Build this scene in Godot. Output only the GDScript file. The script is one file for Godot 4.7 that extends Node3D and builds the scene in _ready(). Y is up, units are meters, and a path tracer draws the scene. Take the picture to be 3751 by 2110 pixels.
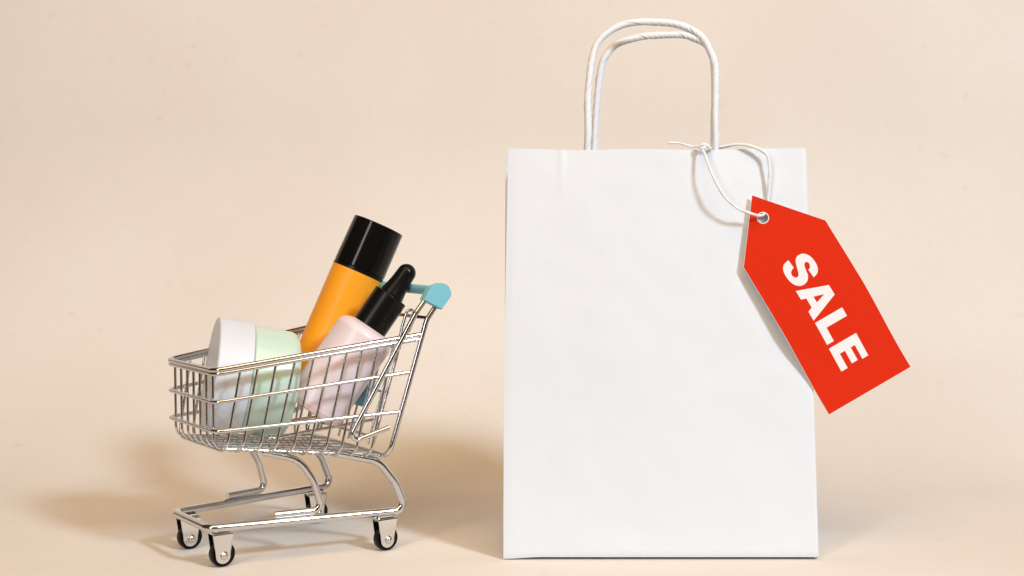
extends Node3D
# A miniature shopping cart with three bottles and jars beside a white paper bag with a red tag, on a beige paper sweep.
# Units are metres; the bag stands with its front bottom edge at z = 0.

var M := {}
var rng := RandomNumberGenerator.new()


class Shape:
	var v := PackedVector3Array()
	var n := PackedVector3Array()
	var uv := PackedVector2Array()
	var ix := PackedInt32Array()

	func put(p: Vector3, nn: Vector3, t := Vector2.ZERO) -> int:
		v.append(p)
		n.append(nn)
		uv.append(t)
		return v.size() - 1

	func tri(a: int, b: int, c: int) -> void:
		var f := (v[b] - v[a]).cross(v[c] - v[a])
		if f.length_squared() < 1e-20:
			return
		if f.dot(n[a] + n[b] + n[c]) > 0.0:   # front faces run clockwise
			ix.append_array([a, c, b])
		else:
			ix.append_array([a, b, c])

	func quad(a: int, b: int, c: int, d: int) -> void:
		tri(a, b, c)
		tri(a, c, d)

	func face(ps: Array, out: Vector3) -> void:      # a flat convex polygon
		var k := []
		for p in ps:
			k.append(put(p, out))
		for i in range(1, ps.size() - 1):
			tri(k[0], k[i], k[i + 1])

	func mesh() -> ArrayMesh:
		var a := []
		a.resize(Mesh.ARRAY_MAX)
		a[Mesh.ARRAY_VERTEX] = v
		a[Mesh.ARRAY_NORMAL] = n
		a[Mesh.ARRAY_TEX_UV] = uv
		a[Mesh.ARRAY_INDEX] = ix
		var m := ArrayMesh.new()
		m.add_surface_from_arrays(Mesh.PRIMITIVE_TRIANGLES, a)
		return m


func _ready() -> void:
	rng.seed = 7
	# ---------------------------------------------------------------- camera
	var cam := Camera3D.new()
	cam.name = "camera"
	cam.fov = 23.293
	cam.near = 0.02
	cam.far = 20.0
	cam.position = Vector3(0, 0.2027, 0.8)
	cam.rotation = Vector3(deg_to_rad(-3.1944), 0, 0)
	add_child(cam)
	cam.current = true
	# ---------------------------------------------------------------- exposure and the dim studio around
	var env := Environment.new()
	env.background_mode = Environment.BG_COLOR
	env.background_color = Color(0.085, 0.040, 0.012).linear_to_srgb()
	env.background_energy_multiplier = 1.0
	env.tonemap_mode = Environment.TONE_MAPPER_LINEAR
	env.tonemap_exposure = 1.0
	env.sdfgi_enabled = true
	env.ssao_enabled = true
	env.ssil_enabled = true
	var we := WorldEnvironment.new()
	we.name = "studio_environment"
	we.environment = env
	add_child(we)
	# ---------------------------------------------------------------- lamps
	lamp("key_light", Vector3(1.33, 1.42, 1.39), Vector3(-0.10, 0.10, -0.08), Vector2(0.30, 0.30), 3.7, Color(0.86, 1.0, 1.15))
	lamp("front_strip_light", Vector3(-0.75, 0.80, 1.30), Vector3(-0.35, 0.20, -0.30), Vector2(0.20, 0.9), 0.72, Color(0.99, 0.98, 0.99))
	lamp("warm_top_light", Vector3(0.02, 1.25, 0.58), Vector3(-0.10, 0.0, -0.12), Vector2(1.2, 0.7), 1.22, Color(1.0, 0.65, 0.33))
	# ---------------------------------------------------------------- setting and things
	materials()
	backdrop()
	cart()
	jar()
	dropper()
	pump()
	bag()
	tag()
	twine()


func lamp(called: String, at: Vector3, to: Vector3, size: Vector2, energy: float, c: Color) -> void:
	var l := AreaLight3D.new()
	l.name = called
	l.area_size = size
	l.light_energy = energy
	l.light_color = c.linear_to_srgb()
	l.area_normalize_energy = true
	l.shadow_enabled = true
	add_child(l)
	l.look_at_from_position(at, to)


# ------------------------------------------------------------------ helpers
func node(called: String, at := Vector3.ZERO, turn := Basis()) -> Node3D:
	var o := Node3D.new()
	o.name = called
	o.transform = Transform3D(turn, at)
	add_child(o, true)
	return o


func part(called: String, s, m: Material, parent: Node) -> MeshInstance3D:
	var o := MeshInstance3D.new()
	o.name = called
	o.mesh = s.mesh() if s is Shape else s
	o.material_override = m
	parent.add_child(o, true)
	return o


func tell(o: Node, label: String, category: String) -> void:
	o.set_meta("label", label)
	o.set_meta("category", category)


func paint(c: Color, rough: float, extra := {}) -> StandardMaterial3D:
	var m := StandardMaterial3D.new()
	m.albedo_color = c.linear_to_srgb()
	m.roughness = rough
	for k in extra:
		m.set(k, extra[k])
	return m


func noise_tex(freq: float, low: Color, high: Color, octaves := 4, seed_ := 1, size := 512) -> NoiseTexture2D:
	var f := FastNoiseLite.new()
	f.seed = seed_
	f.frequency = freq
	f.fractal_octaves = octaves
	var g := Gradient.new()
	g.set_color(0, low)
	g.set_color(1, high)
	var t := NoiseTexture2D.new()
	t.width = size
	t.height = size
	t.seamless = true
	t.noise = f
	t.color_ramp = g
	return t


# Round the corners of a polyline: pts with a radius each (0 keeps the corner).
func bend(pts: Array, rad: Array, steps := 7) -> PackedVector3Array:
	var out := PackedVector3Array()
	for i in pts.size():
		var p: Vector3 = pts[i]
		var r: float = rad[i] if i < rad.size() else 0.0
		if i == 0 or i == pts.size() - 1 or r <= 0.0:
			out.append(p)
			continue
		var a: Vector3 = (pts[i - 1] - p).normalized()
		var b: Vector3 = (pts[i + 1] - p).normalized()
		var half := acos(clampf(a.dot(b), -1, 1)) / 2.0
		var d := r / tan(half)
		d = minf(d, 0.49 * minf(p.distance_to(pts[i - 1]), p.distance_to(pts[i + 1])))
		var rr := d * tan(half)
		var mid := (a + b).normalized()
		var c := p + mid * (rr / sin(half))
		var f := p + a * d - c
		var t := p + b * d - c
		for k in steps + 1:
			out.append(c + f.slerp(t, float(k) / steps))
	return out


# Catmull-Rom through the points.
func curve(pts: Array, per := 6) -> PackedVector3Array:
	var out := PackedVector3Array()
	for i in pts.size() - 1:
		var a: Vector3 = pts[maxi(i - 1, 0)]
		var b: Vector3 = pts[i]
		var c: Vector3 = pts[i + 1]
		var d: Vector3 = pts[mini(i + 2, pts.size() - 1)]
		for k in per:
			var t := float(k) / per
			out.append(0.5 * ((2.0 * b) + (c - a) * t + (2.0 * a - 5.0 * b + 4.0 * c - d) * t * t + (3.0 * b - a - 3.0 * c + d) * t * t * t))
	out.append(pts[pts.size() - 1])
	return out


# A round wire along a path. `wave` (s, angle) -> factor on the radius.
func tube(s: Shape, path: PackedVector3Array, r: float, sides := 12, wave = null, flat_ends := true) -> void:
	var tang := PackedVector3Array()
	for i in path.size():
		tang.append((path[mini(i + 1, path.size() - 1)] - path[maxi(i - 1, 0)]).normalized())
	var x := tang[0].cross(Vector3.UP if absf(tang[0].y) < 0.9 else Vector3.RIGHT).normalized()
	var rows := []
	var rings := []
	var along := 0.0
	for i in path.size():
		if i > 0:
			along += path[i].distance_to(path[i - 1])
			x = (x - tang[i] * x.dot(tang[i])).normalized()
		var y := tang[i].cross(x)
		var ring := []
		for k in sides:
			var a := TAU * k / sides
			var q := r
			if wave != null:
				q *= wave.call(along, a)
			ring.append(path[i] + (x * cos(a) + y * sin(a)) * q)
		rings.append(ring)
	for i in path.size():
		var row := []
		for k in sides + 1:
			var kk := k % sides
			var nn: Vector3 = (rings[i][kk] - path[i]).normalized()
			if wave != null:
				var du: Vector3 = rings[i][(kk + 1) % sides] - rings[i][(kk + sides - 1) % sides]
				var dv: Vector3 = rings[mini(i + 1, path.size() - 1)][kk] - rings[maxi(i - 1, 0)][kk]
				var c := du.cross(dv).normalized()
				nn = c if c.dot(nn) > 0 else -c
			row.append(s.put(rings[i][kk], nn, Vector2(float(k) / sides, along)))
		rows.append(row)
	for i in path.size() - 1:
		for k in sides:
			s.quad(rows[i][k], rows[i][k + 1], rows[i + 1][k + 1], rows[i + 1][k])
	if flat_ends:
		for e in [0, path.size() - 1]:
			s.face(rings[e], tang[e] * (-1.0 if e == 0 else 1.0))


# A turned body round the y axis. Each run of profile points (radius, height) is smooth in itself; runs meet in an edge.
func lathe(s: Shape, runs: Array, sides := 64, at := Transform3D()) -> void:
	for run in runs:
		var rows := []
		for i in run.size():
			var p: Vector2 = run[i]
			var d: Vector2 = run[mini(i + 1, run.size() - 1)] - run[maxi(i - 1, 0)]
			var nn := Vector2(d.y, -d.x).normalized()
			var row := []
			for k in sides + 1:
				var a := TAU * k / sides
				row.append(s.put(at * Vector3(p.x * cos(a), p.y, p.x * sin(a)), at.basis * Vector3(nn.x * cos(a), nn.y, nn.x * sin(a)), Vector2(float(k) / sides, p.y)))
			rows.append(row)
		for i in run.size() - 1:
			for k in sides:
				s.quad(rows[i][k], rows[i][k + 1], rows[i + 1][k + 1], rows[i + 1][k])


# Profile of a quarter round from (r - e, y) to (r, y + e) or the like: centre, radius, from angle, to angle.
func arc(c: Vector2, r: float, from: float, to: float, n := 8) -> Array:
	var out := []
	for i in n + 1:
		var a := deg_to_rad(lerpf(from, to, float(i) / n))
		out.append(c + Vector2(cos(a), sin(a)) * r)
	return out


# A sheet over a grid with a thickness. f(a, b) -> point for a, b in 0..1; the outside is on the side of `out`.
func sheet(s: Shape, f: Callable, na: int, nb: int, thick: float, out: Vector3) -> void:
	var ps := []
	var ns := []
	for i in na + 1:
		var row := []
		for j in nb + 1:
			row.append(f.call(float(i) / na, float(j) / nb))
		ps.append(row)
	for i in na + 1:
		var row := []
		for j in nb + 1:
			var du: Vector3 = ps[mini(i + 1, na)][j] - ps[maxi(i - 1, 0)][j]
			var dv: Vector3 = ps[i][mini(j + 1, nb)] - ps[i][maxi(j - 1, 0)]
			var nn := du.cross(dv).normalized()
			row.append(nn if nn.dot(out) > 0 else -nn)
		ns.append(row)
	for side in 2:
		var k := []
		for i in na + 1:
			var row := []
			for j in nb + 1:
				var nn: Vector3 = ns[i][j]
				row.append(s.put(ps[i][j] - nn * thick * side, nn * (1 - 2 * side), Vector2(float(i) / na, float(j) / nb)))
			k.append(row)
		for i in na:
			for j in nb:
				s.quad(k[i][j], k[i + 1][j], k[i + 1][j + 1], k[i][j + 1])
	var rim := []
	for i in na + 1: rim.append([i, 0])
	for j in range(1, nb + 1): rim.append([na, j])
	for i in range(na - 1, -1, -1): rim.append([i, nb])
	for j in range(nb - 1, 0, -1): rim.append([0, j])
	var mid: Vector3 = ps[na / 2][nb / 2]
	for q in rim.size():
		var a = rim[q]
		var b = rim[(q + 1) % rim.size()]
		var pa: Vector3 = ps[a[0]][a[1]]
		var pb: Vector3 = ps[b[0]][b[1]]
		var na_: Vector3 = ns[a[0]][a[1]]
		var nb_: Vector3 = ns[b[0]][b[1]]
		var o := (pb - pa).cross(na_).normalized()
		if o.dot((pa + pb) / 2.0 - mid) < 0:
			o = -o
		s.face([pa, pb, pb - nb_ * thick, pa - na_ * thick], o)


# A flat outline (s, t) cut into strips along s, so that it can follow a bent card, with a thickness.
func plate(sh: Shape, outline_m: PackedVector2Array, hole_m: PackedVector2Array, f: Callable, front: float, back: float, out: Vector3) -> void:
	var outline := PackedVector2Array()      # cut in millimetres, for precision
	for p in outline_m:
		outline.append(p * 1000.0)
	var hole := PackedVector2Array()
	for p in hole_m:
		hole.append(p * 1000.0)
	var lo := 1e9
	var hi := -1e9
	for p in outline:
		lo = minf(lo, p.x)
		hi = maxf(hi, p.x)
	var step := 4.0
	var x := floorf(lo / step) * step
	while x < hi:
		var strip := PackedVector2Array([Vector2(x, -500), Vector2(x + step, -500), Vector2(x + step, 500), Vector2(x, 500)])
		for piece in Geometry2D.intersect_polygons(outline, strip):
			var bits := [piece]
			if hole.size():
				bits = Geometry2D.clip_polygons(piece, hole)
			for bit in bits:
				var tr := Geometry2D.triangulate_polygon(bit)
				for lift in ([front] if is_equal_approx(front, back) else [front, back]):
					var base := sh.v.size()
					for p in bit:
						sh.put(f.call(p.x / 1000.0, p.y / 1000.0, lift), out * (1.0 if lift == front else -1.0))
					for k in range(0, tr.size(), 3):
						sh.tri(base + tr[k], base + tr[k + 1], base + tr[k + 2])
		x += step
	if is_equal_approx(front, back):
		return
	for ring in [outline, hole]:
		for i in ring.size():
			var a: Vector2 = ring[i]
			var b: Vector2 = ring[(i + 1) % ring.size()]
			var n := maxi(1, int(a.distance_to(b) / step))
			for k in n:
				var p := a.lerp(b, float(k) / n)
				var q := a.lerp(b, float(k + 1) / n)
				var pa: Vector3 = f.call(p.x / 1000.0, p.y / 1000.0, front)
				var pb: Vector3 = f.call(q.x / 1000.0, q.y / 1000.0, front)
				sh.face([pa, pb, f.call(q.x / 1000.0, q.y / 1000.0, back), f.call(p.x / 1000.0, p.y / 1000.0, back)], (pb - pa).cross(out).normalized())


# ------------------------------------------------------------------ materials
func materials() -> void:
	M.chrome = paint(Color(0.66, 0.665, 0.68), 0.135, {"metallic": 1.0})
	M.chrome_plate = paint(Color(0.74, 0.74, 0.74), 0.10, {"metallic": 1.0})
	M.rubber = paint(Color(0.004, 0.004, 0.004), 0.36, {"metallic_specular": 0.32})
	M.blue = paint(Color(0.20, 0.55, 0.66), 0.38)
	M.black = paint(Color(0.005, 0.005, 0.005), 0.12, {"metallic_specular": 0.32})
	M.black_satin = paint(Color(0.005, 0.005, 0.005), 0.30, {"metallic_specular": 0.32})
	M.orange = paint(Color(0.95, 0.39, 0.022), 0.36, {"metallic_specular": 0.35})
	M.pink = paint(Color(0.77, 0.68, 0.725), 0.30)
	M.pink_base = paint(Color(0.70, 0.50, 0.49), 0.2)
	M.mint = paint(Color(0.56, 0.74, 0.64), 0.3, {"clearcoat_enabled": true, "clearcoat": 0.15, "clearcoat_roughness": 0.1})
	M.lid = paint(Color(0.655, 0.715, 0.785), 0.45)
	M.red = paint(Color(0.64, 0.029, 0.008), 0.75, {"metallic_specular": 0.12})
	M.print_white = paint(Color(0.79, 0.80, 0.81), 0.6)
	M.card = paint(Color(0.82, 0.80, 0.78), 0.7)
	M.twine = paint(Color(0.79, 0.82, 0.85), 0.85)
	var rough_bump := FastNoiseLite.new()
	rough_bump.seed = 4
	rough_bump.frequency = 0.02
	rough_bump.fractal_octaves = 5
	var bt := NoiseTexture2D.new()
	bt.width = 1024
	bt.height = 1024
	bt.seamless = true
	bt.as_normal_map = true
	bt.bump_strength = 1.2
	bt.noise = rough_bump
	M.paper = paint(Color(0.705, 0.765, 0.825), 0.62, {"normal_enabled": true, "normal_texture": bt, "normal_scale": 0.12})
	M.cord = paint(Color(0.75, 0.795, 0.845), 0.7)


func backdrop_picture() -> ImageTexture:      # the paper's own tone: faint mottling, specks and rubbed spots
	var f := FastNoiseLite.new()
	f.seed = 21
	f.frequency = 0.004
	f.fractal_octaves = 5
	var g := FastNoiseLite.new()
	g.seed = 3
	g.frequency = 0.12
	var w := 1024
	var big := f.get_seamless_image(w, w)
	var fine := g.get_seamless_image(w, w)
	var im := Image.create(w, w, false, Image.FORMAT_RGB8)
	for y in w:
		for x in w:
			var a := (big.get_pixel(x, y).r - 0.5) * 0.034 + (fine.get_pixel(x, y).r - 0.5) * 0.012
			im.set_pixel(x, y, Color(0.965 + a * 0.7, 0.965 + a, 0.965 + a * 1.2))
	for k in 420:
		var c := Vector2(rng.randf() * w, rng.randf() * w)
		var r := rng.randf_range(0.7, 2.6)
		var dark := rng.randf_range(0.008, 0.034)
		var wide := rng.randf_range(0.7, 1.4)
		for y in range(int(c.y - 5), int(c.y + 6)):
			for x in range(int(c.x - 5), int(c.x + 6)):
				var d := Vector2((x - c.x) * wide, y - c.y).length() / r
				if d < 1.6:
					var q := im.get_pixel(posmod(x, w), posmod(y, w))
					var t := dark * exp(-d * d * 1.5)
					im.set_pixel(posmod(x, w), posmod(y, w), Color(q.r - t, q.g - t * 1.15, q.b - t * 1.2))
	return ImageTexture.create_from_image(im)


func backdrop() -> void:
	var m := paint(Color(0.80, 0.76, 0.70), 0.8)
	m.albedo_texture = backdrop_picture()
	var z0 := -0.20       # where the floor begins to rise
	var r := 0.28
	var prof := [Vector2(0.26, 0.0), Vector2(0.2, 0.0), Vector2(0.1, 0.0)]      # (z, y)
	for i in 25:
		var a := PI / 2 * i / 24.0
		prof.append(Vector2(z0 - r * sin(a), r * (1 - cos(a))))
	prof.append(Vector2(z0 - r, 0.5))
	prof.append(Vector2(z0 - r, 0.66))
	var s := Shape.new()
	var rows := []
	var along := 0.0
	for i in prof.size():
		if i > 0:
			along += prof[i].distance_to(prof[i - 1])
		var d: Vector2 = prof[mini(i + 1, prof.size() - 1)] - prof[maxi(i - 1, 0)]
		var nn := Vector3(0, -d.x, d.y).normalized()
		if nn.y < 0 or (nn.y < 0.01 and nn.z < 0):
			nn = -nn
		var row := []
		for k in 9:
			var x := lerpf(-0.85, 0.85, k / 8.0)
			row.append(s.put(Vector3(x, prof[i].y, prof[i].x), nn, Vector2((x + 1.2) / 1.2, along / 1.2)))
		rows.append(row)
	for i in prof.size() - 1:
		for k in 8:
			s.quad(rows[i][k], rows[i][k + 1], rows[i + 1][k + 1], rows[i + 1][k])
	var o := part("backdrop", s, m, self)
	o.set_meta("kind", "structure")
	tell(o, "seamless beige paper sweep that is both the floor and the wall behind", "backdrop")


# ------------------------------------------------------------------ the cart; its own axes: x along it to the handle, y up, z to its near side
func side_z(u: float) -> float: return 0.0365 + 0.185 * u
func rail_z(u: float) -> float: return 0.02775 + 0.1853 * u
func floor_y(u: float) -> float: return 0.0686 - 0.1125 * (u + 0.006)
func low_rim_y(u: float) -> float: return 0.1112 + 0.1283 * (u + 0.0042)


func wire(called: String, path: PackedVector3Array, r: float, parent: Node, sides := 12) -> MeshInstance3D:
	var s := Shape.new()
	tube(s, path, r, sides)
	return part(called, s, M.chrome, parent)


func around(u_end: float, y_end: float, y_slope: float, z_out: float, r: float) -> PackedVector3Array:
	# a wire round the basket: near side, front, far side
	var uf := -0.0079
	var yf := y_end - (u_end - uf) * y_slope
	var zf := side_z(uf) + z_out
	var ze := side_z(u_end) + z_out
	return bend([Vector3(u_end, y_end, ze), Vector3(uf, yf, zf), Vector3(uf, yf, -zf), Vector3(u_end, y_end, -ze)], [0, r, r, 0], 9)


func cart() -> void:
	var t := node("shopping_cart", Vector3(-0.179, 0, -0.0067), Basis(Vector3.UP, deg_to_rad(35.171)))
	tell(t, "miniature chrome wire shopping cart with light blue handle holding three cosmetics", "shopping cart")
	# base: one bent rod, front bar and side rails, rising at the back and running forward under the basket
	var base := []
	for z in [1.0, -1.0]:
		var leg := [Vector3(0.064, 0.0608, 0.0392 * z), Vector3(0.0905, 0.0540, 0.0446 * z), Vector3(0.1010, 0.0400, 0.0464 * z), Vector3(0.1078, 0.0229, 0.0474 * z)]
		var front := Vector3(-0.0089, 0.0229, 0.0262 * z)
		if z > 0:
			base.append_array(leg + [front])
		else:
			leg.reverse()
			base.append_array([front] + leg)
	wire("base_frame", bend(base, [0, 0.016, 0.02, 0.0048, 0.0058, 0.0058, 0.0048, 0.02, 0.016, 0], 10), 0.0024, t, 18)
	for z in [1.0, -1.0]:
		var p := [Vector3(0.0285, 0.0274, rail_z(0.0285) * z), Vector3(0.0562, 0.0277, rail_z(0.0562) * z), Vector3(0.0515, 0.0455, 0.0372 * z), Vector3(0.0430, 0.0585, 0.0356 * z), Vector3(0.022, 0.0644, 0.0318 * z)]
		wire("support_leg", bend(p, [0, 0.0042, 0.02, 0.02, 0], 10), 0.0021, t, 18)
	# basket
	wire("rim_wire", around(0.1122, 0.1291, 0.131, 0.0, 0.0062), 0.00146, t, 16)
	wire("lower_rim_wire", around(0.1112, 0.1264, 0.1283, 0.0, 0.0062), 0.00118, t, 14)
	wire("ring_wire", around(0.1050, 0.1070, 0.1026, 0.0, 0.0058), 0.00112, t, 14)
	wire("ring_wire", around(0.0985, 0.0838, 0.0445, 0.0, 0.0058), 0.00112, t, 14)
	for k in 7:
		var z := 0.0093 * (k - 3)
		var u := -0.0061
		wire("front_wire", bend([Vector3(u, low_rim_y(u) - 0.0004, z), Vector3(u, floor_y(u), z), Vector3(0.0945, floor_y(0.0945), z * 1.64)], [0, 0.0062, 0]), 0.00077, t, 10)
	var tops := [0.0068, 0.0166, 0.0269, 0.0378, 0.0487, 0.0587, 0.0682, 0.0774, 0.0868, 0.0965]
	var feet := [-0.0008, 0.008, 0.0176, 0.0263, 0.0364, 0.0456, 0.0552, 0.0643, 0.0733, 0.0824]
	for k in 10:
		var a: float = tops[k]
		var b: float = feet[k]
		var ps := []
		for z in [1.0, -1.0]:
			var q := [Vector3(a, low_rim_y(a), (side_z(a) - 0.0016) * z), Vector3(b - 0.0008, floor_y(b) - 0.0013, (side_z(b) - 0.0016) * z)]
			if z < 0: q.reverse()
			ps.append_array(q)
		wire("side_wire", bend(ps, [0, 0.0078, 0.0078, 0]), 0.00077, t, 10)
	for k in 9:
		var u: float = (feet[k] + feet[k + 1]) / 2.0
		var z := side_z(u) - 0.0075
		wire("floor_wire", PackedVector3Array([Vector3(u, floor_y(u) - 0.0012, z), Vector3(u, floor_y(u) - 0.0012, -z)]), 0.00066, t, 10)
	# back uprights, one bent rod passing under the floor, and the braces outside it
	var up := []
	for z in [1.0, -1.0]:
		var q := [Vector3(0.1245, 0.1485, 0.0585 * z), Vector3(0.1162, 0.1375, 0.0580 * z), Vector3(0.0924, 0.0578, 0.0536 * z)]
		if z < 0: q.reverse()
		up.append_array(q)
	wire("rear_upright", bend(up, [0, 0.012, 0.0075, 0.0075, 0.012, 0], 9), 0.00155, t, 16)
	for z in [1.0, -1.0]:
		var q := [Vector3(0.1165, 0.1520, 0.0590 * z), Vector3(0.1080, 0.1420, 0.0592 * z), Vector3(0.0655, 0.0672, 0.0512 * z), Vector3(0.0915, 0.0752, 0.0556 * z)]
		wire("brace_wire", bend(q, [0, 0.012, 0.0034, 0], 10), 0.00156, t, 16)
	wire("crossbar", PackedVector3Array([Vector3(0.1174, 0.1387, 0.0572), Vector3(0.1174, 0.1387, -0.0572)]), 0.00115, t, 14)
	# swinging back panel on the crossbar
	for z in [1.0, -1.0]:
		var q := [Vector3(0.1169, 0.1290, 0.036 * z), Vector3(0.1204, 0.1362, 0.036 * z), Vector3(0.1207, 0.1425, 0.036 * z), Vector3(0.1158, 0.1418, 0.036 * z), Vector3(0.1122, 0.1315, 0.036 * z), Vector3(0.1090, 0.116, 0.036 * z), Vector3(0.0918, 0.0628, 0.036 * z)]
		wire("back_panel_hook_wire", bend(q, [0, 0.006, 0.0026, 0.0026, 0.01, 0.02, 0], 6), 0.00095, t, 12)
	for z in [-0.031, -0.0186, -0.0062, 0.0062, 0.0186, 0.031]:
		wire("back_panel_wire", PackedVector3Array([Vector3(0.1098, 0.1195, z), Vector3(0.0911, 0.0622, z)]), 0.00077, t, 10)
	for q in [[0.1104, 0.1195], [0.1021, 0.0930], [0.0938, 0.0668]]:
		wire("back_panel_bar", PackedVector3Array([Vector3(q[0], q[1], 0.0365), Vector3(q[0], q[1], -0.0365)]), 0.00085, t, 10)
	# blue plastic plate on the back panel
	var s := Shape.new()
	var d := Vector3(0.325, 1, 0).normalized()
	var nn := Vector3(1, -0.325, 0).normalized()
	rounded_box(s, Vector3(0.0992, 0.0930, 0.0) - nn * 0.0012, d * 0.0108, nn * 0.0009, Vector3(0, 0, 0.0205))
	part("seat_plate", s, M.blue, t)
	# folded child seat wire on the floor
	wire("seat_wire", bend([Vector3(0.1040, 0.0745, 0.0178), Vector3(0.0300, 0.0700, 0.0232), Vector3(0.0300, 0.0700, -0.0232), Vector3(0.1040, 0.0745, -0.0178)], [0, 0.004, 0.004, 0]), 0.0010, t, 12)
	wire("seat_wire", PackedVector3Array([Vector3(0.0330, 0.0684, 0.0290), Vector3(0.0330, 0.0684, -0.0290)]), 0.0009, t, 12)
	# handle
	var grip := Shape.new()
	tube(grip, PackedVector3Array([Vector3(0.1222, 0.1548, 0.0562), Vector3(0.1222, 0.1548, -0.0562)]), 0.0029, 24)
	var h := part("handle", grip, M.blue, t)
	for z in [1.0, -1.0]:
		var c := Shape.new()
		cap_shape(c, z)
		part("end_cap", c, M.blue, h)
	# casters
	var proto: MeshInstance3D = null
	for q in [[0.0, 1.0], [0.0, -1.0], [0.0945, 1.0], [0.0945, -1.0]]:
		var z: float = (0.0258 if q[0] < 0.01 else 0.0447) * q[1]
		var o: MeshInstance3D
		if proto == null:
			proto = caster(t)
			o = proto
		else:
			o = proto.duplicate()
			o.name = "caster"
			t.add_child(o, true)
		if q[0] < 0.01 and q[1] > 0.0:
			z = 0.0243
		o.position = Vector3(q[0] - (0.0010 if q[0] < 0.01 and q[1] > 0.0 else 0.0), 0, z)


func rounded_box(s: Shape, c: Vector3, a: Vector3, b: Vector3, d: Vector3) -> void:
	# a box with chamfered edges; half axes a, b, d
	var e := 0.0003
	var ax := [a, b, d]
	for i in 3:
		for sg in [1.0, -1.0]:
			var o: Vector3 = ax[i] * sg
			var p: Vector3 = ax[(i + 1) % 3]
			var q: Vector3 = ax[(i + 2) % 3]
			var pp := p * (1 - e / p.length())
			var qq := q * (1 - e / q.length())
			s.face([c + o + pp + qq, c + o - pp + qq, c + o - pp - qq, c + o + pp - qq], o.normalized())
	for i in 3:
		for sp in [1.0, -1.0]:
			for sq in [1.0, -1.0]:
				var p: Vector3 = ax[(i + 1) % 3] * sp
				var q: Vector3 = ax[(i + 2) % 3] * sq
				var l: Vector3 = ax[i] * (1 - e / ax[i].length())
				var p2 := p * (1 - e / p.length())
				var q2 := q * (1 - e / q.length())
				s.face([c + p + q2 + l, c + p2 + q + l, c + p2 + q - l, c + p + q2 - l], (p.normalized() + q.normalized()).normalized())


func cap_shape(s: Shape, side: float) -> void:
	# D-shaped cap at the end of the handle; outline in (x, y)
	var raw := [Vector3(0.1150, 0.1538, 0), Vector3(0.1180, 0.1571, 0), Vector3(0.1233, 0.1592, 0), Vector3(0.1276, 0.1589, 0), Vector3(0.1307, 0.1564, 0), Vector3(0.1318, 0.1532, 0), Vector3(0.1312, 0.1508, 0)]
	var o := PackedVector2Array([Vector2(0.1125, 0.1498)])
	for p in curve(raw, 5):
		o.append(Vector2(p.x, p.y))
	o.append(Vector2(0.1250, 0.1436))
	var mid := Vector2(0.1222, 0.1518)
	var lay := [[0.0552, 0.93], [0.0560, 0.985], [0.0566, 1.0], [0.0604, 1.0], [0.0610, 0.985], [0.0614, 0.945]]
	var rows := []
	for l in lay:
		var row := []
		for i in o.size():
			var p := mid + (o[i] - mid) * float(l[1])
			row.append(Vector3(p.x, p.y, float(l[0]) * side))
		rows.append(row)
	for j in lay.size() - 1:
		for i in o.size():
			var k := (i + 1) % o.size()
			var sharp := i == o.size() - 1 or i == o.size() - 2
			var ids := []
			for q in [[j, i], [j, k], [j + 1, k], [j + 1, i]]:
				var idx: int = q[1]
				var d: Vector2
				if sharp:
					d = o[k] - o[i]
				else:
					d = (o[mini(idx + 1, o.size() - 2)] - o[maxi(idx - 1, 0)])
				var n2 := Vector2(d.y, -d.x).normalized()
				if n2.dot((o[i] + o[k]) / 2.0 - mid) < 0: n2 = -n2
				var tilt := 0.0
				if q[0] == 0: tilt = -0.8
				if q[0] == 1: tilt = -0.4
				if q[0] == 4: tilt = 0.4
				if q[0] == 5: tilt = 0.8
				ids.append(s.put(rows[q[0]][q[1]], Vector3(n2.x, n2.y, tilt * side).normalized()))
			s.quad(ids[0], ids[1], ids[2], ids[3])
	s.face(rows[lay.size() - 1], Vector3(0, 0, side))
	s.face(rows[0], Vector3(0, 0, -side))


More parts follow.
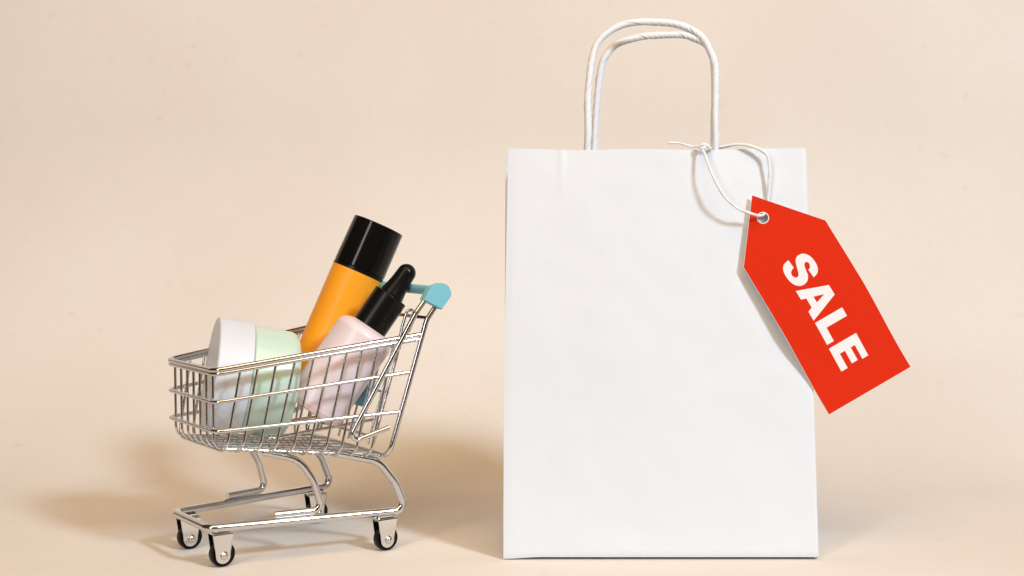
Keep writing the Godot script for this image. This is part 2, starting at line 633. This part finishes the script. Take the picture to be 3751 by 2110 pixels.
func caster(t: Node) -> MeshInstance3D:
	# a folded metal fork with a black wheel; axes as the cart's, y = 0 on the ground
	var s := Shape.new()
	var r := 0.0073
	var top := 0.0188
	var hw := 0.0039          # half width of the fork
	var th := 0.0005
	# outline of a cheek in (x, y), front edge first
	var left := [Vector3(-0.0062, top, 0), Vector3(-0.0061, 0.0178, 0), Vector3(-0.0052, 0.0118, 0), Vector3(-0.0046, 0.0066, 0)]
	var right := [Vector3(0.0042, 0.0060, 0), Vector3(0.0042, 0.0098, 0), Vector3(0.0047, 0.0140, 0), Vector3(0.0060, 0.0170, 0), Vector3(0.0062, top, 0)]
	var o := PackedVector2Array()
	for p in curve(left, 4): o.append(Vector2(p.x, p.y))
	for p in arc(Vector2(-0.0002, 0.0066), 0.0044, 180, 352, 14): o.append(p)
	for p in curve(right, 4): o.append(Vector2(p.x, p.y))
	for z in [1.0, -1.0]:
		var tr := Geometry2D.triangulate_polygon(o)
		for lay in [1.0, 0.0]:
			var b := s.v.size()
			for p in o:
				s.put(Vector3(p.x, p.y, (hw - th * (1.0 - lay)) * z), Vector3(0, 0, z * (lay * 2 - 1)))
			for k in range(0, tr.size(), 3):
				s.tri(b + tr[k], b + tr[k + 1], b + tr[k + 2])
		for i in o.size():
			var p := o[i]
			var q := o[(i + 1) % o.size()]
			var n2 := Vector2((q - p).y, -(q - p).x).normalized()
			if n2.dot((p + q) / 2 - Vector2(0, 0.012)) < 0: n2 = -n2
			s.face([Vector3(p.x, p.y, hw * z), Vector3(q.x, q.y, hw * z), Vector3(q.x, q.y, (hw - th) * z), Vector3(p.x, p.y, (hw - th) * z)], Vector3(n2.x, n2.y, 0))
	# the top plate with rolled shoulders
	var prof := [Vector2(-hw, top - 0.0002)]
	for p in arc(Vector2(-hw + 0.0009, top), 0.0009, 180, 90, 5): prof.append(p)
	for p in arc(Vector2(hw - 0.0009, top), 0.0009, 90, 0, 5): prof.append(p)
	prof.append(Vector2(hw, top - 0.0002))
	for lay in 2:
		var rows := []
		for i in prof.size():
			var d: Vector2 = prof[mini(i + 1, prof.size() - 1)] - prof[maxi(i - 1, 0)]
			var n2 := Vector2(-d.y, d.x).normalized()
			var p: Vector2 = prof[i] - n2 * th * lay
			var nn := Vector3(0, n2.y, n2.x) * (1 - 2 * lay)
			rows.append([s.put(Vector3(-0.0062, p.y, p.x), nn), s.put(Vector3(0.0062, p.y, p.x), nn)])
		for i in prof.size() - 1:
			s.quad(rows[i][0], rows[i][1], rows[i + 1][1], rows[i + 1][0])
	for x in [-0.0062, 0.0062]:
		for i in prof.size() - 1:
			var d := prof[i + 1] as Vector2 - (prof[i] as Vector2)
			var n2 := Vector2(-d.y, d.x).normalized() * th
			var p: Vector2 = prof[i]
			var q: Vector2 = prof[i + 1]
			s.face([Vector3(x, p.y, p.x), Vector3(x, q.y, q.x), Vector3(x, q.y - n2.y, q.x - n2.x), Vector3(x, p.y - n2.y, p.x - n2.x)], Vector3(signf(x), 0, 0))
	# weld between fork and rail
	rounded_box(s, Vector3(0.0004, 0.0202, 0), Vector3(0.0052, 0, 0), Vector3(0, 0.0008, 0), Vector3(0, 0, 0.0017))
	var o3 := part("caster", s, M.chrome_plate, t)
	# wheel: a black tyre on the axle
	var axis := Transform3D(Basis(Vector3.RIGHT, PI / 2), Vector3(0.0006, r, 0))
	var w := Shape.new()
	var tyre := []
	for p in arc(Vector2(r - 0.0008, -0.0016), 0.0008, -90, 0, 5): tyre.append(p)
	for p in arc(Vector2(r - 0.0008, 0.0016), 0.0008, 0, 90, 5): tyre.append(p)
	lathe(w, [tyre, [Vector2(0.0045, -0.0021), Vector2(r - 0.0008, -0.0024)], [Vector2(r - 0.0008, 0.0024), Vector2(0.0045, 0.0021)], [Vector2(0.0045, 0.0021), Vector2(0.0005, 0.0021)], [Vector2(0.0005, -0.0021), Vector2(0.0045, -0.0021)]], 40, axis)
	part("wheel", w, M.rubber, o3)
	# rivet: domed head on the near cheek, rolled hollow end on the other
	var head := Shape.new()
	var at := Transform3D(Basis(Vector3.RIGHT, PI / 2), Vector3(0.0004, 0.0068, hw))
	lathe(head, [[Vector2(0.0025, -0.0003), Vector2(0.0025, 0.0001)], arc(Vector2(0, -0.0005), 0.0025, 12, 90, 10)], 28, at)
	part("rivet", head, M.chrome, o3)
	var hollow := Shape.new()
	at = Transform3D(Basis(Vector3.RIGHT, -PI / 2), Vector3(0.0004, 0.0068, -hw))
	lathe(hollow, [[Vector2(0.0021, -0.0003)] + arc(Vector2(0.0016, 0.0002), 0.0005, 0, 180, 8) + [Vector2(0.0011, -0.0003)], [Vector2(0.0011, -0.0003), Vector2(0.0002, -0.0003)]], 28, at)
	part("rivet", hollow, M.chrome, o3)
	return o3


# ------------------------------------------------------------------ the cosmetics
func upright(axis: Vector3) -> Basis:
	var y := axis.normalized()
	var x := y.cross(Vector3.BACK).normalized()
	return Basis(x, y, x.cross(y))


func jar() -> void:
	# lying on its side, lid to the left; own y axis from lid to base
	var t := node("cream_jar", Vector3(-0.1790, 0.1060, -0.0227), upright(Vector3(0.942, -0.168, -0.290)))
	tell(t, "wide mint green cream jar with white lid lying on its side in the cart", "jar")
	var r := 0.0342
	var s := Shape.new()
	var e := 0.0016
	lathe(s, [[Vector2(0.0001, 0.0), Vector2(r - e, 0.0)] + arc(Vector2(r - e, e), e, -90, 0, 6) + [Vector2(r, 0.0204)], [Vector2(r, 0.0204), Vector2(r - 0.0006, 0.0208), Vector2(0.028, 0.0208)]], 96)
	part("lid", s, M.lid, t)
	var b := Shape.new()
	var q := 0.0323
	lathe(b, [[Vector2(0.029, 0.0205), Vector2(q - 0.0008, 0.0211)] + arc(Vector2(q - 0.0008, 0.0219), 0.0008, -90, 0, 4) + [Vector2(q - 0.0002, 0.030), Vector2(q - 0.0006, 0.037)] + arc(Vector2(q - 0.0072, 0.0431), 0.0064, 2, 78, 10) + [Vector2(q - 0.010, 0.0500), Vector2(0.015, 0.0503), Vector2(0.0001, 0.0503)]], 96)
	part("jar_body", b, M.mint, t)


func dropper() -> void:
	var t := node("dropper_bottle", Vector3(-0.1201, 0.0820, -0.035), upright(Vector3(0.558, 0.822, -0.13)))
	tell(t, "pale pink glass bottle with black dropper bulb leaning in the cart", "bottle")
	var r := 0.0186
	var s := Shape.new()
	lathe(s, [[Vector2(r, 0.0034), Vector2(r, 0.030), Vector2(r, 0.0535)] + arc(Vector2(r - 0.0062, 0.0538), 0.0062, 0, 66, 10) + [Vector2(0.0128, 0.0603), Vector2(0.0100, 0.0612)]], 80)
	part("bottle_body", s, M.pink, t)
	var g := Shape.new()
	lathe(g, [[Vector2(0.0001, 0.0004), Vector2(0.0135, 0.0004), Vector2(0.0150, 0.0)], [Vector2(0.0150, 0.0), Vector2(r - 0.0010, 0.0)] + arc(Vector2(r - 0.0010, 0.0010), 0.0010, -90, 0, 5) + [Vector2(r, 0.0034)]], 80)
	part("bottle_base", g, M.pink_base, t)
	var c := Shape.new()
	var k := 0.0108
	lathe(c, [[Vector2(k, 0.0605), Vector2(k, 0.0830)] + arc(Vector2(k - 0.0007, 0.0832), 0.0007, 0, 90, 4), [Vector2(k - 0.0007, 0.0839), Vector2(0.006, 0.0839)]], 64)
	part("dropper_collar", c, M.black_satin, t)
	var b := Shape.new()
	var prof := [Vector2(0.0077, 0.0838), Vector2(0.0077, 0.0846), Vector2(0.0074, 0.0860), Vector2(0.0069, 0.0885), Vector2(0.0064, 0.0915), Vector2(0.0060, 0.0950), Vector2(0.0058, 0.0985), Vector2(0.0057, 0.1003)]
	prof.append_array(arc(Vector2(0, 0.1005), 0.0057, 4, 90, 14))
	lathe(b, [prof], 56)
	part("dropper_bulb", b, M.black_satin, t)


func pump() -> void:
	var t := node("pump_bottle", Vector3(-0.1289, 0.0912, -0.0734), upright(Vector3(0.40, 0.917, -0.12)))
	tell(t, "tall orange bottle with glossy black cylindrical cap leaning behind the pink bottle", "bottle")
	var r := 0.0167
	var s := Shape.new()
	lathe(s, [[Vector2(0.0001, 0.0), Vector2(0.0140, 0.0)] + arc(Vector2(0.0145, 0.0012), 0.0012, -90, 0, 5) + [Vector2(0.0160, 0.02), Vector2(0.0164, 0.05), Vector2(r, 0.0790)]], 72)
	part("bottle_body", s, M.orange, t)
	var g := Shape.new()
	lathe(g, [[Vector2(0.012, 0.0790), Vector2(r + 0.0001, 0.0790)], [Vector2(r + 0.0001, 0.0790), Vector2(r + 0.0001, 0.0810)], [Vector2(r + 0.0001, 0.0810), Vector2(r - 0.0004, 0.0812), Vector2(0.012, 0.0812)]], 72)
	part("collar", g, M.black_satin, t)
	var c := Shape.new()
	var k := 0.0168
	lathe(c, [[Vector2(k - 0.0005, 0.0813), Vector2(k, 0.0818), Vector2(k - 0.0003, 0.1105)] + arc(Vector2(k - 0.0008, 0.1114), 0.0005, 0, 90, 4), [Vector2(k - 0.0008, 0.1119), Vector2(0.0001, 0.1119)]], 72)
	part("cap", c, M.black, t)


# ------------------------------------------------------------------ the bag
const LEAN := deg_to_rad(8.32626)


func on_bag(x: float, b: float, g: float) -> Vector3:      # a point g in front of the bag's leaning front
	return Vector3(x, b * cos(LEAN) + g * sin(LEAN), -b * sin(LEAN) + g * cos(LEAN))


func bag_edge(t: float, right: bool) -> float:
	return lerpf(0.1779, 0.1750, pow(t, 1.15)) if right else -0.0050 + 0.0029 * pow(t, 2.1)


func bag() -> void:
	var t := node("paper_bag", Vector3(0, 0, 0))
	tell(t, "plain white paper carrier bag with two twisted paper handles", "bag")
	var nz := FastNoiseLite.new()
	nz.seed = 11
	nz.frequency = 9.0
	nz.fractal_octaves = 3
	var high := 0.2418
	var s := Shape.new()
	sheet(s, func(a: float, b: float) -> Vector3:
		# more rows near the left fold
		var x := lerpf(bag_edge(b, false), bag_edge(b, true), a)
		var from_left := x - bag_edge(b, false)
		var from_right := bag_edge(b, true) - x
		var g := nz.get_noise_2d(x, b * high) * 0.0011 * smoothstep(0.0, 0.03, from_left) * smoothstep(0.0, 0.02, from_right) * smoothstep(0.0, 0.1, b)
		if from_left < 0.0040:
			g -= (0.0040 - from_left) * 0.10
		if from_right < 0.0012:
			g -= (0.0012 - from_right) * 0.5
		g += 0.0016 * sin(PI * a) * sin(PI * b)
		g += nz.get_noise_2d(x * 5.0 + 3.0, b * high * 4.0) * 0.00013 * smoothstep(0.0, 0.02, from_left) * smoothstep(0.0, 0.02, from_right) * smoothstep(0.0, 0.1, b)
		g += 0.0006 * exp(-pow((x - 0.0275 - 0.002 * b) / 0.0018, 2.0)) * smoothstep(0.86, 1.0, b) - 0.0007 * exp(-pow((x - 0.139) / 0.004, 2.0)) * exp(-pow((b - 0.70) / 0.05, 2.0))
		for c in [[0.0445, 0.0062], [0.1210, 0.0062]]:      # the handle ends glued inside press through
			g += 0.00024 * exp(-pow((x - c[0]) / c[1], 2.0)) * smoothstep(0.76, 0.80, b)
		var y := b * high
		y -= 0.0011 * sin(PI * clampf(a * 1.15, 0, 1)) * smoothstep(0.8, 1.0, b) * (1.0 + 0.5 * sin(a * 11.0))
		if b < 0.012:
			g -= pow((0.012 - b) / 0.012, 2.0) * 0.0007
		y += (0.0005 + 0.0010 * smoothstep(0.0, 0.12, a)) * smoothstep(0.05, 0.0, b)
		return on_bag(x, y + 0.0002, g)
	, 170, 120, 0.00025, Vector3(0, 0, 1))
	part("front_panel", s, M.paper, t)
	var back := Shape.new()
	sheet(back, func(a: float, b: float) -> Vector3:
		var x := lerpf(-0.0050 + 0.0010 * b, 0.1779 - 0.0040 * b, a)
		return Vector3(x, 0.0006 + b * 0.2342 - 0.001 * sin(PI * a) * b, lerpf(-0.078, -0.0585, b) + nz.get_noise_2d(x * 2.0 + 4.0, b) * 0.0008)
	, 40, 40, 0.00025, Vector3(0, 0, -1))
	part("back_panel", back, M.paper, t)
	for right in [false, true]:
		var gus := Shape.new()
		sheet(gus, func(a: float, b: float) -> Vector3:
			var xe := bag_edge(b, right) + (0.0003 if not right else -0.0003)
			var fr := on_bag(xe, b * 0.2405 + 0.0006, -0.0016)
			var bk := Vector3(xe, 0.0008 + b * 0.2330, lerpf(-0.0775, -0.0581, b))
			var p := fr.lerp(bk, a)
			var fold := (0.006 + 0.020 * b) * (1.0 - absf(a * 2.0 - 1.0))
			p.x += -fold if right else fold
			return p
		, 20, 40, 0.00022, Vector3(1 if right else -1, 0, 0))
		part("side_gusset", gus, M.paper, t)
	var bot := Shape.new()
	sheet(bot, func(a: float, b: float) -> Vector3: return Vector3(lerpf(-0.0044, 0.1772, a), 0.0014, lerpf(-0.0020, -0.0772, b)), 8, 6, 0.0003, Vector3(0, -1, 0))
	part("bottom_panel", bot, M.paper, t)
	# handles: front and back twisted cords
	var fh := [Vector3(0.0452, 0.206, -0.0045), Vector3(0.0452, 0.226, -0.0040), Vector3(0.04521, 0.24198, -0.0028), Vector3(0.04543, 0.25320, -0.0015), Vector3(0.04527, 0.26927, -0.0015), Vector3(0.04612, 0.28136, -0.0015), Vector3(0.04737, 0.29348, -0.0015), Vector3(0.05045, 0.30482, -0.0015), Vector3(0.05686, 0.31213, -0.0015), Vector3(0.06564, 0.31700, -0.0015), Vector3(0.07521, 0.31896, -0.0015), Vector3(0.08637, 0.31912, -0.0015), Vector3(0.09751, 0.31806, -0.0015), Vector3(0.10702, 0.31457, -0.0015), Vector3(0.11413, 0.30969, -0.0015), Vector3(0.11880, 0.30158, -0.0015), Vector3(0.12169, 0.29186, -0.0015), Vector3(0.12194, 0.28055, -0.0015), Vector3(0.12156, 0.26927, -0.0015), Vector3(0.12151, 0.25320, -0.0015), Vector3(0.12159, 0.24158, -0.0028), Vector3(0.1216, 0.226, -0.0040), Vector3(0.1216, 0.206, -0.0045)]
	var bh := [Vector3(0.04983, 0.21200, -0.0205), Vector3(0.05029, 0.24565, -0.0205), Vector3(0.05093, 0.26122, -0.0205), Vector3(0.05198, 0.27520, -0.0205), Vector3(0.05377, 0.29005, -0.0205), Vector3(0.05643, 0.30081, -0.0205), Vector3(0.06217, 0.30926, -0.0205), Vector3(0.06953, 0.31283, -0.0205), Vector3(0.08094, 0.31548, -0.0205), Vector3(0.09315, 0.31640, -0.0205), Vector3(0.10455, 0.31624, -0.0205), Vector3(0.11185, 0.31424, -0.0205), Vector3(0.11913, 0.31034, -0.0205), Vector3(0.12270, 0.30330, -0.0205), Vector3(0.12408, 0.29419, -0.0205), Vector3(0.12408, 0.28016, -0.0205), Vector3(0.12368, 0.26122, -0.0205), Vector3(0.12328, 0.24524, -0.0205), Vector3(0.12307, 0.21200, -0.0205)]
	for q in [[fh, 0.0], [bh, 1.7]]:
		var pts := []
		for p in q[0]:
			pts.append(on_bag(p.x, p.y, p.z))
		var c := Shape.new()
		var ph: float = q[1]
		tube(c, curve(pts, 26), 0.00212, 44, func(along: float, a: float) -> float:
			# a flat paper strip rolled and twisted: one seam and fine creases running round the cord, looser at the top
			var tw := along * 190.0 + 2.6 * sin(along * 31.0 + ph) + ph
			var k := fposmod(a - tw, TAU) / TAU
			var ridge := 0.15 * k - 0.075
			var fine := 0.034 * sin((a - tw * 1.6) * 5.0 + ph) * (0.5 + 0.5 * sin(along * 62.0 + a + ph))
			return 1.0 + ridge + fine + 0.05 * sin(along * 47.0 + ph * 2.0))
		part("handle", c, M.cord, t)


# ------------------------------------------------------------------ the tag, a slightly bowed card
var tag_o := Vector3.ZERO


func tag_gap(s: float) -> float:
	if s < 0.045:
		return lerpf(0.0034, 0.0068, smoothstep(-0.036, 0.045, s))
	return lerpf(0.0068, 0.0005, smoothstep(0.040, 0.092, s))


func on_tag(s: float, t: float, lift: float) -> Vector3:
	return on_bag(0.13588 + 0.49797 * s + 0.86718 * t, 0.17009 - 0.86718 * s + 0.49797 * t, tag_gap(s) + lift) - tag_o


func outline(mm: Array) -> PackedVector2Array:
	var o := PackedVector2Array()
	for i in range(0, mm.size(), 2):
		o.append(Vector2(mm[i], mm[i + 1]) / 1000.0)
	return o


func tag() -> void:
	var at := on_tag(-0.0196, 0.0253, 0.0)
	var t := node("sale_tag", at)
	tag_o = at
	tell(t, "red card tag with white SALE lettering tied to the bag", "tag")
	var out := Vector3(0, sin(LEAN), cos(LEAN))
	var edge := outline([-34.5, 26.7, 0.0, 0.0, 99.35, 0.0, 99.35, 56.1, 0.0, 56.25])
	var hole := PackedVector2Array()
	for i in 36:
		hole.append(Vector2(-0.0196, 0.0253) + Vector2(cos(TAU * i / 36), sin(TAU * i / 36)) * 0.0031)
	var s := Shape.new()
	plate(s, edge, hole, on_tag, 0.0, -0.0005, out)
	part("card", s, M.card, t)
	# the red print stops a hair short of the cut edges
	var edge_mm := PackedVector2Array()
	for p in edge:
		edge_mm.append(p * 1000.0)
	var inner := PackedVector2Array()
	for p in Geometry2D.offset_polygon(edge_mm, -0.16)[0]:
		inner.append(p / 1000.0)
	var big := PackedVector2Array()
	for p in hole:
		big.append(Vector2(-0.0196, 0.0253) + (p - Vector2(-0.0196, 0.0253)) * 1.16)
	var f := Shape.new()
	plate(f, inner, big, on_tag, 0.00006, 0.00006, out)
	part("red_face", f, M.red, t)
	var letters := [
		[[14.85, 25.33, 15.51, 23.58, 16.65, 22.45, 18.36, 22.07, 19.86, 22.78, 20.6, 23.95, 20.08, 25.29, 17.95, 26.37, 14.65, 27.32, 11.32, 28.79, 9.89, 31.0, 10.22, 34.03, 12.03, 36.18, 15.08, 37.57, 18.81, 37.92, 22.27, 37.25, 24.62, 35.2, 25.47, 32.44], [20.07, 32.07, 19.48, 33.51, 17.64, 34.43, 15.93, 34.03, 15.46, 32.64, 16.72, 31.49, 19.79, 30.69, 22.96, 30.07, 25.39, 28.17, 26.33, 25.35, 25.66, 22.53, 23.44, 20.32, 19.78, 18.97, 15.82, 18.76, 12.41, 19.51, 10.25, 21.57, 9.47, 25.0]],
		[[27.15, 19.2, 33.75, 37.75, 40.25, 37.75, 47.3, 19.25, 41.25, 19.25, 40.12, 22.2, 33.95, 22.2, 33.05, 19.2]],
		[[48.86, 19.3, 48.86, 37.8, 54.55, 37.8, 54.55, 23.9, 63.5, 23.9, 63.5, 19.3]],
		[[65.95, 19.2, 65.95, 37.75, 80.95, 37.75, 80.95, 33.7, 71.7, 33.7, 71.7, 30.9, 80.2, 30.9, 80.2, 26.95, 71.7, 26.95, 71.7, 23.45, 81.25, 23.45, 81.25, 19.2]]]
	var names := ["letter_s", "letter_a", "letter_l", "letter_e"]
	for i in 4:
		var o := PackedVector2Array()
		if i == 0:
			for run in letters[0]:
				var pts := []
				for k in range(0, run.size(), 2):
					pts.append(Vector3(run[k], run[k + 1], 0))
				for p in curve(pts, 5):
					o.append(Vector2(p.x, p.y) / 1000.0)
		else:
			o = outline(letters[i][0])
		var h := outline([35.15, 26.4, 37.0, 32.7, 39.05, 26.4]) if i == 1 else PackedVector2Array()
		var l := Shape.new()
		plate(l, o, h, on_tag, 0.00011, 0.00011, out)
		part("letter", l, M.print_white, t)


func twine() -> void:
	var o := node("tag_twine", on_bag(0.112, 0.2412, 0.005))
	tell(o, "white paper twine knotted round the bag handle and through the hole of the red tag", "twine")
	var runs := [
		["loose_end", [Vector3(0.0932, 0.24496, 0.0010), Vector3(0.0988, 0.24502, 0.0006), Vector3(0.10335, 0.24372, 0.0008), Vector3(0.10730, 0.24280, 0.0012), Vector3(0.11139, 0.24260, 0.0030)], 0.00070],
		["strand", [Vector3(0.11198, 0.24182, 0.0045), Vector3(0.11377, 0.23618, 0.008), Vector3(0.11564, 0.22891, 0.0105), Vector3(0.11749, 0.22359, 0.0118), Vector3(0.12024, 0.21754, 0.0125), Vector3(0.12310, 0.21247, 0.0125), Vector3(0.12688, 0.20811, 0.012), Vector3(0.13284, 0.20382, 0.011), Vector3(0.13904, 0.20182, 0.0090), Vector3(0.14493, 0.20049, 0.0068), Vector3(0.14860, 0.20173, 0.0030)], 0.00080],
		["strand", [Vector3(0.14860, 0.20173, 0.0030), Vector3(0.15133, 0.20563, 0.0014), Vector3(0.15166, 0.21164, 0.0018), Vector3(0.15218, 0.22167, 0.0032), Vector3(0.15210, 0.23003, 0.0045), Vector3(0.15109, 0.23640, 0.0048), Vector3(0.14844, 0.23925, 0.0045), Vector3(0.14392, 0.24172, 0.0038), Vector3(0.13896, 0.24334, 0.003), Vector3(0.13403, 0.24397, 0.001), Vector3(0.12873, 0.24383, -0.0020), Vector3(0.12334, 0.24327, -0.0050), Vector3(0.1185, 0.24230, -0.0030), Vector3(0.1172, 0.24150, 0.0020)], 0.00092],
		["knot", [Vector3(0.1180, 0.24150, 0.0005), Vector3(0.11728, 0.24139, 0.003), Vector3(0.11574, 0.24231, 0.005), Vector3(0.11349, 0.24296, 0.006), Vector3(0.11182, 0.24257, 0.0058), Vector3(0.11128, 0.24132, 0.005), Vector3(0.11219, 0.24071, 0.006), Vector3(0.1138, 0.24150, 0.0062), Vector3(0.1130, 0.24260, 0.005), Vector3(0.1119, 0.2422, 0.004)], 0.00100]]
	for q in runs:
		var pts := []
		for p in q[1]:
			pts.append(on_bag(p.x, p.y, p.z) - o.position)
		var s := Shape.new()
		var ph: float = rng.randf() * 6.0
		tube(s, curve(pts, 14), q[2], 20, func(along: float, a: float) -> float:
			var tw := along * 420.0 + ph
			return 1.0 + 0.10 * (fposmod(a - tw, TAU) / TAU - 0.5) + 0.10 * sin(along * 260.0 + ph) + 0.07 * sin(along * 730.0 + a * 2.0 + ph))
		part(q[0], s, M.twine, o)
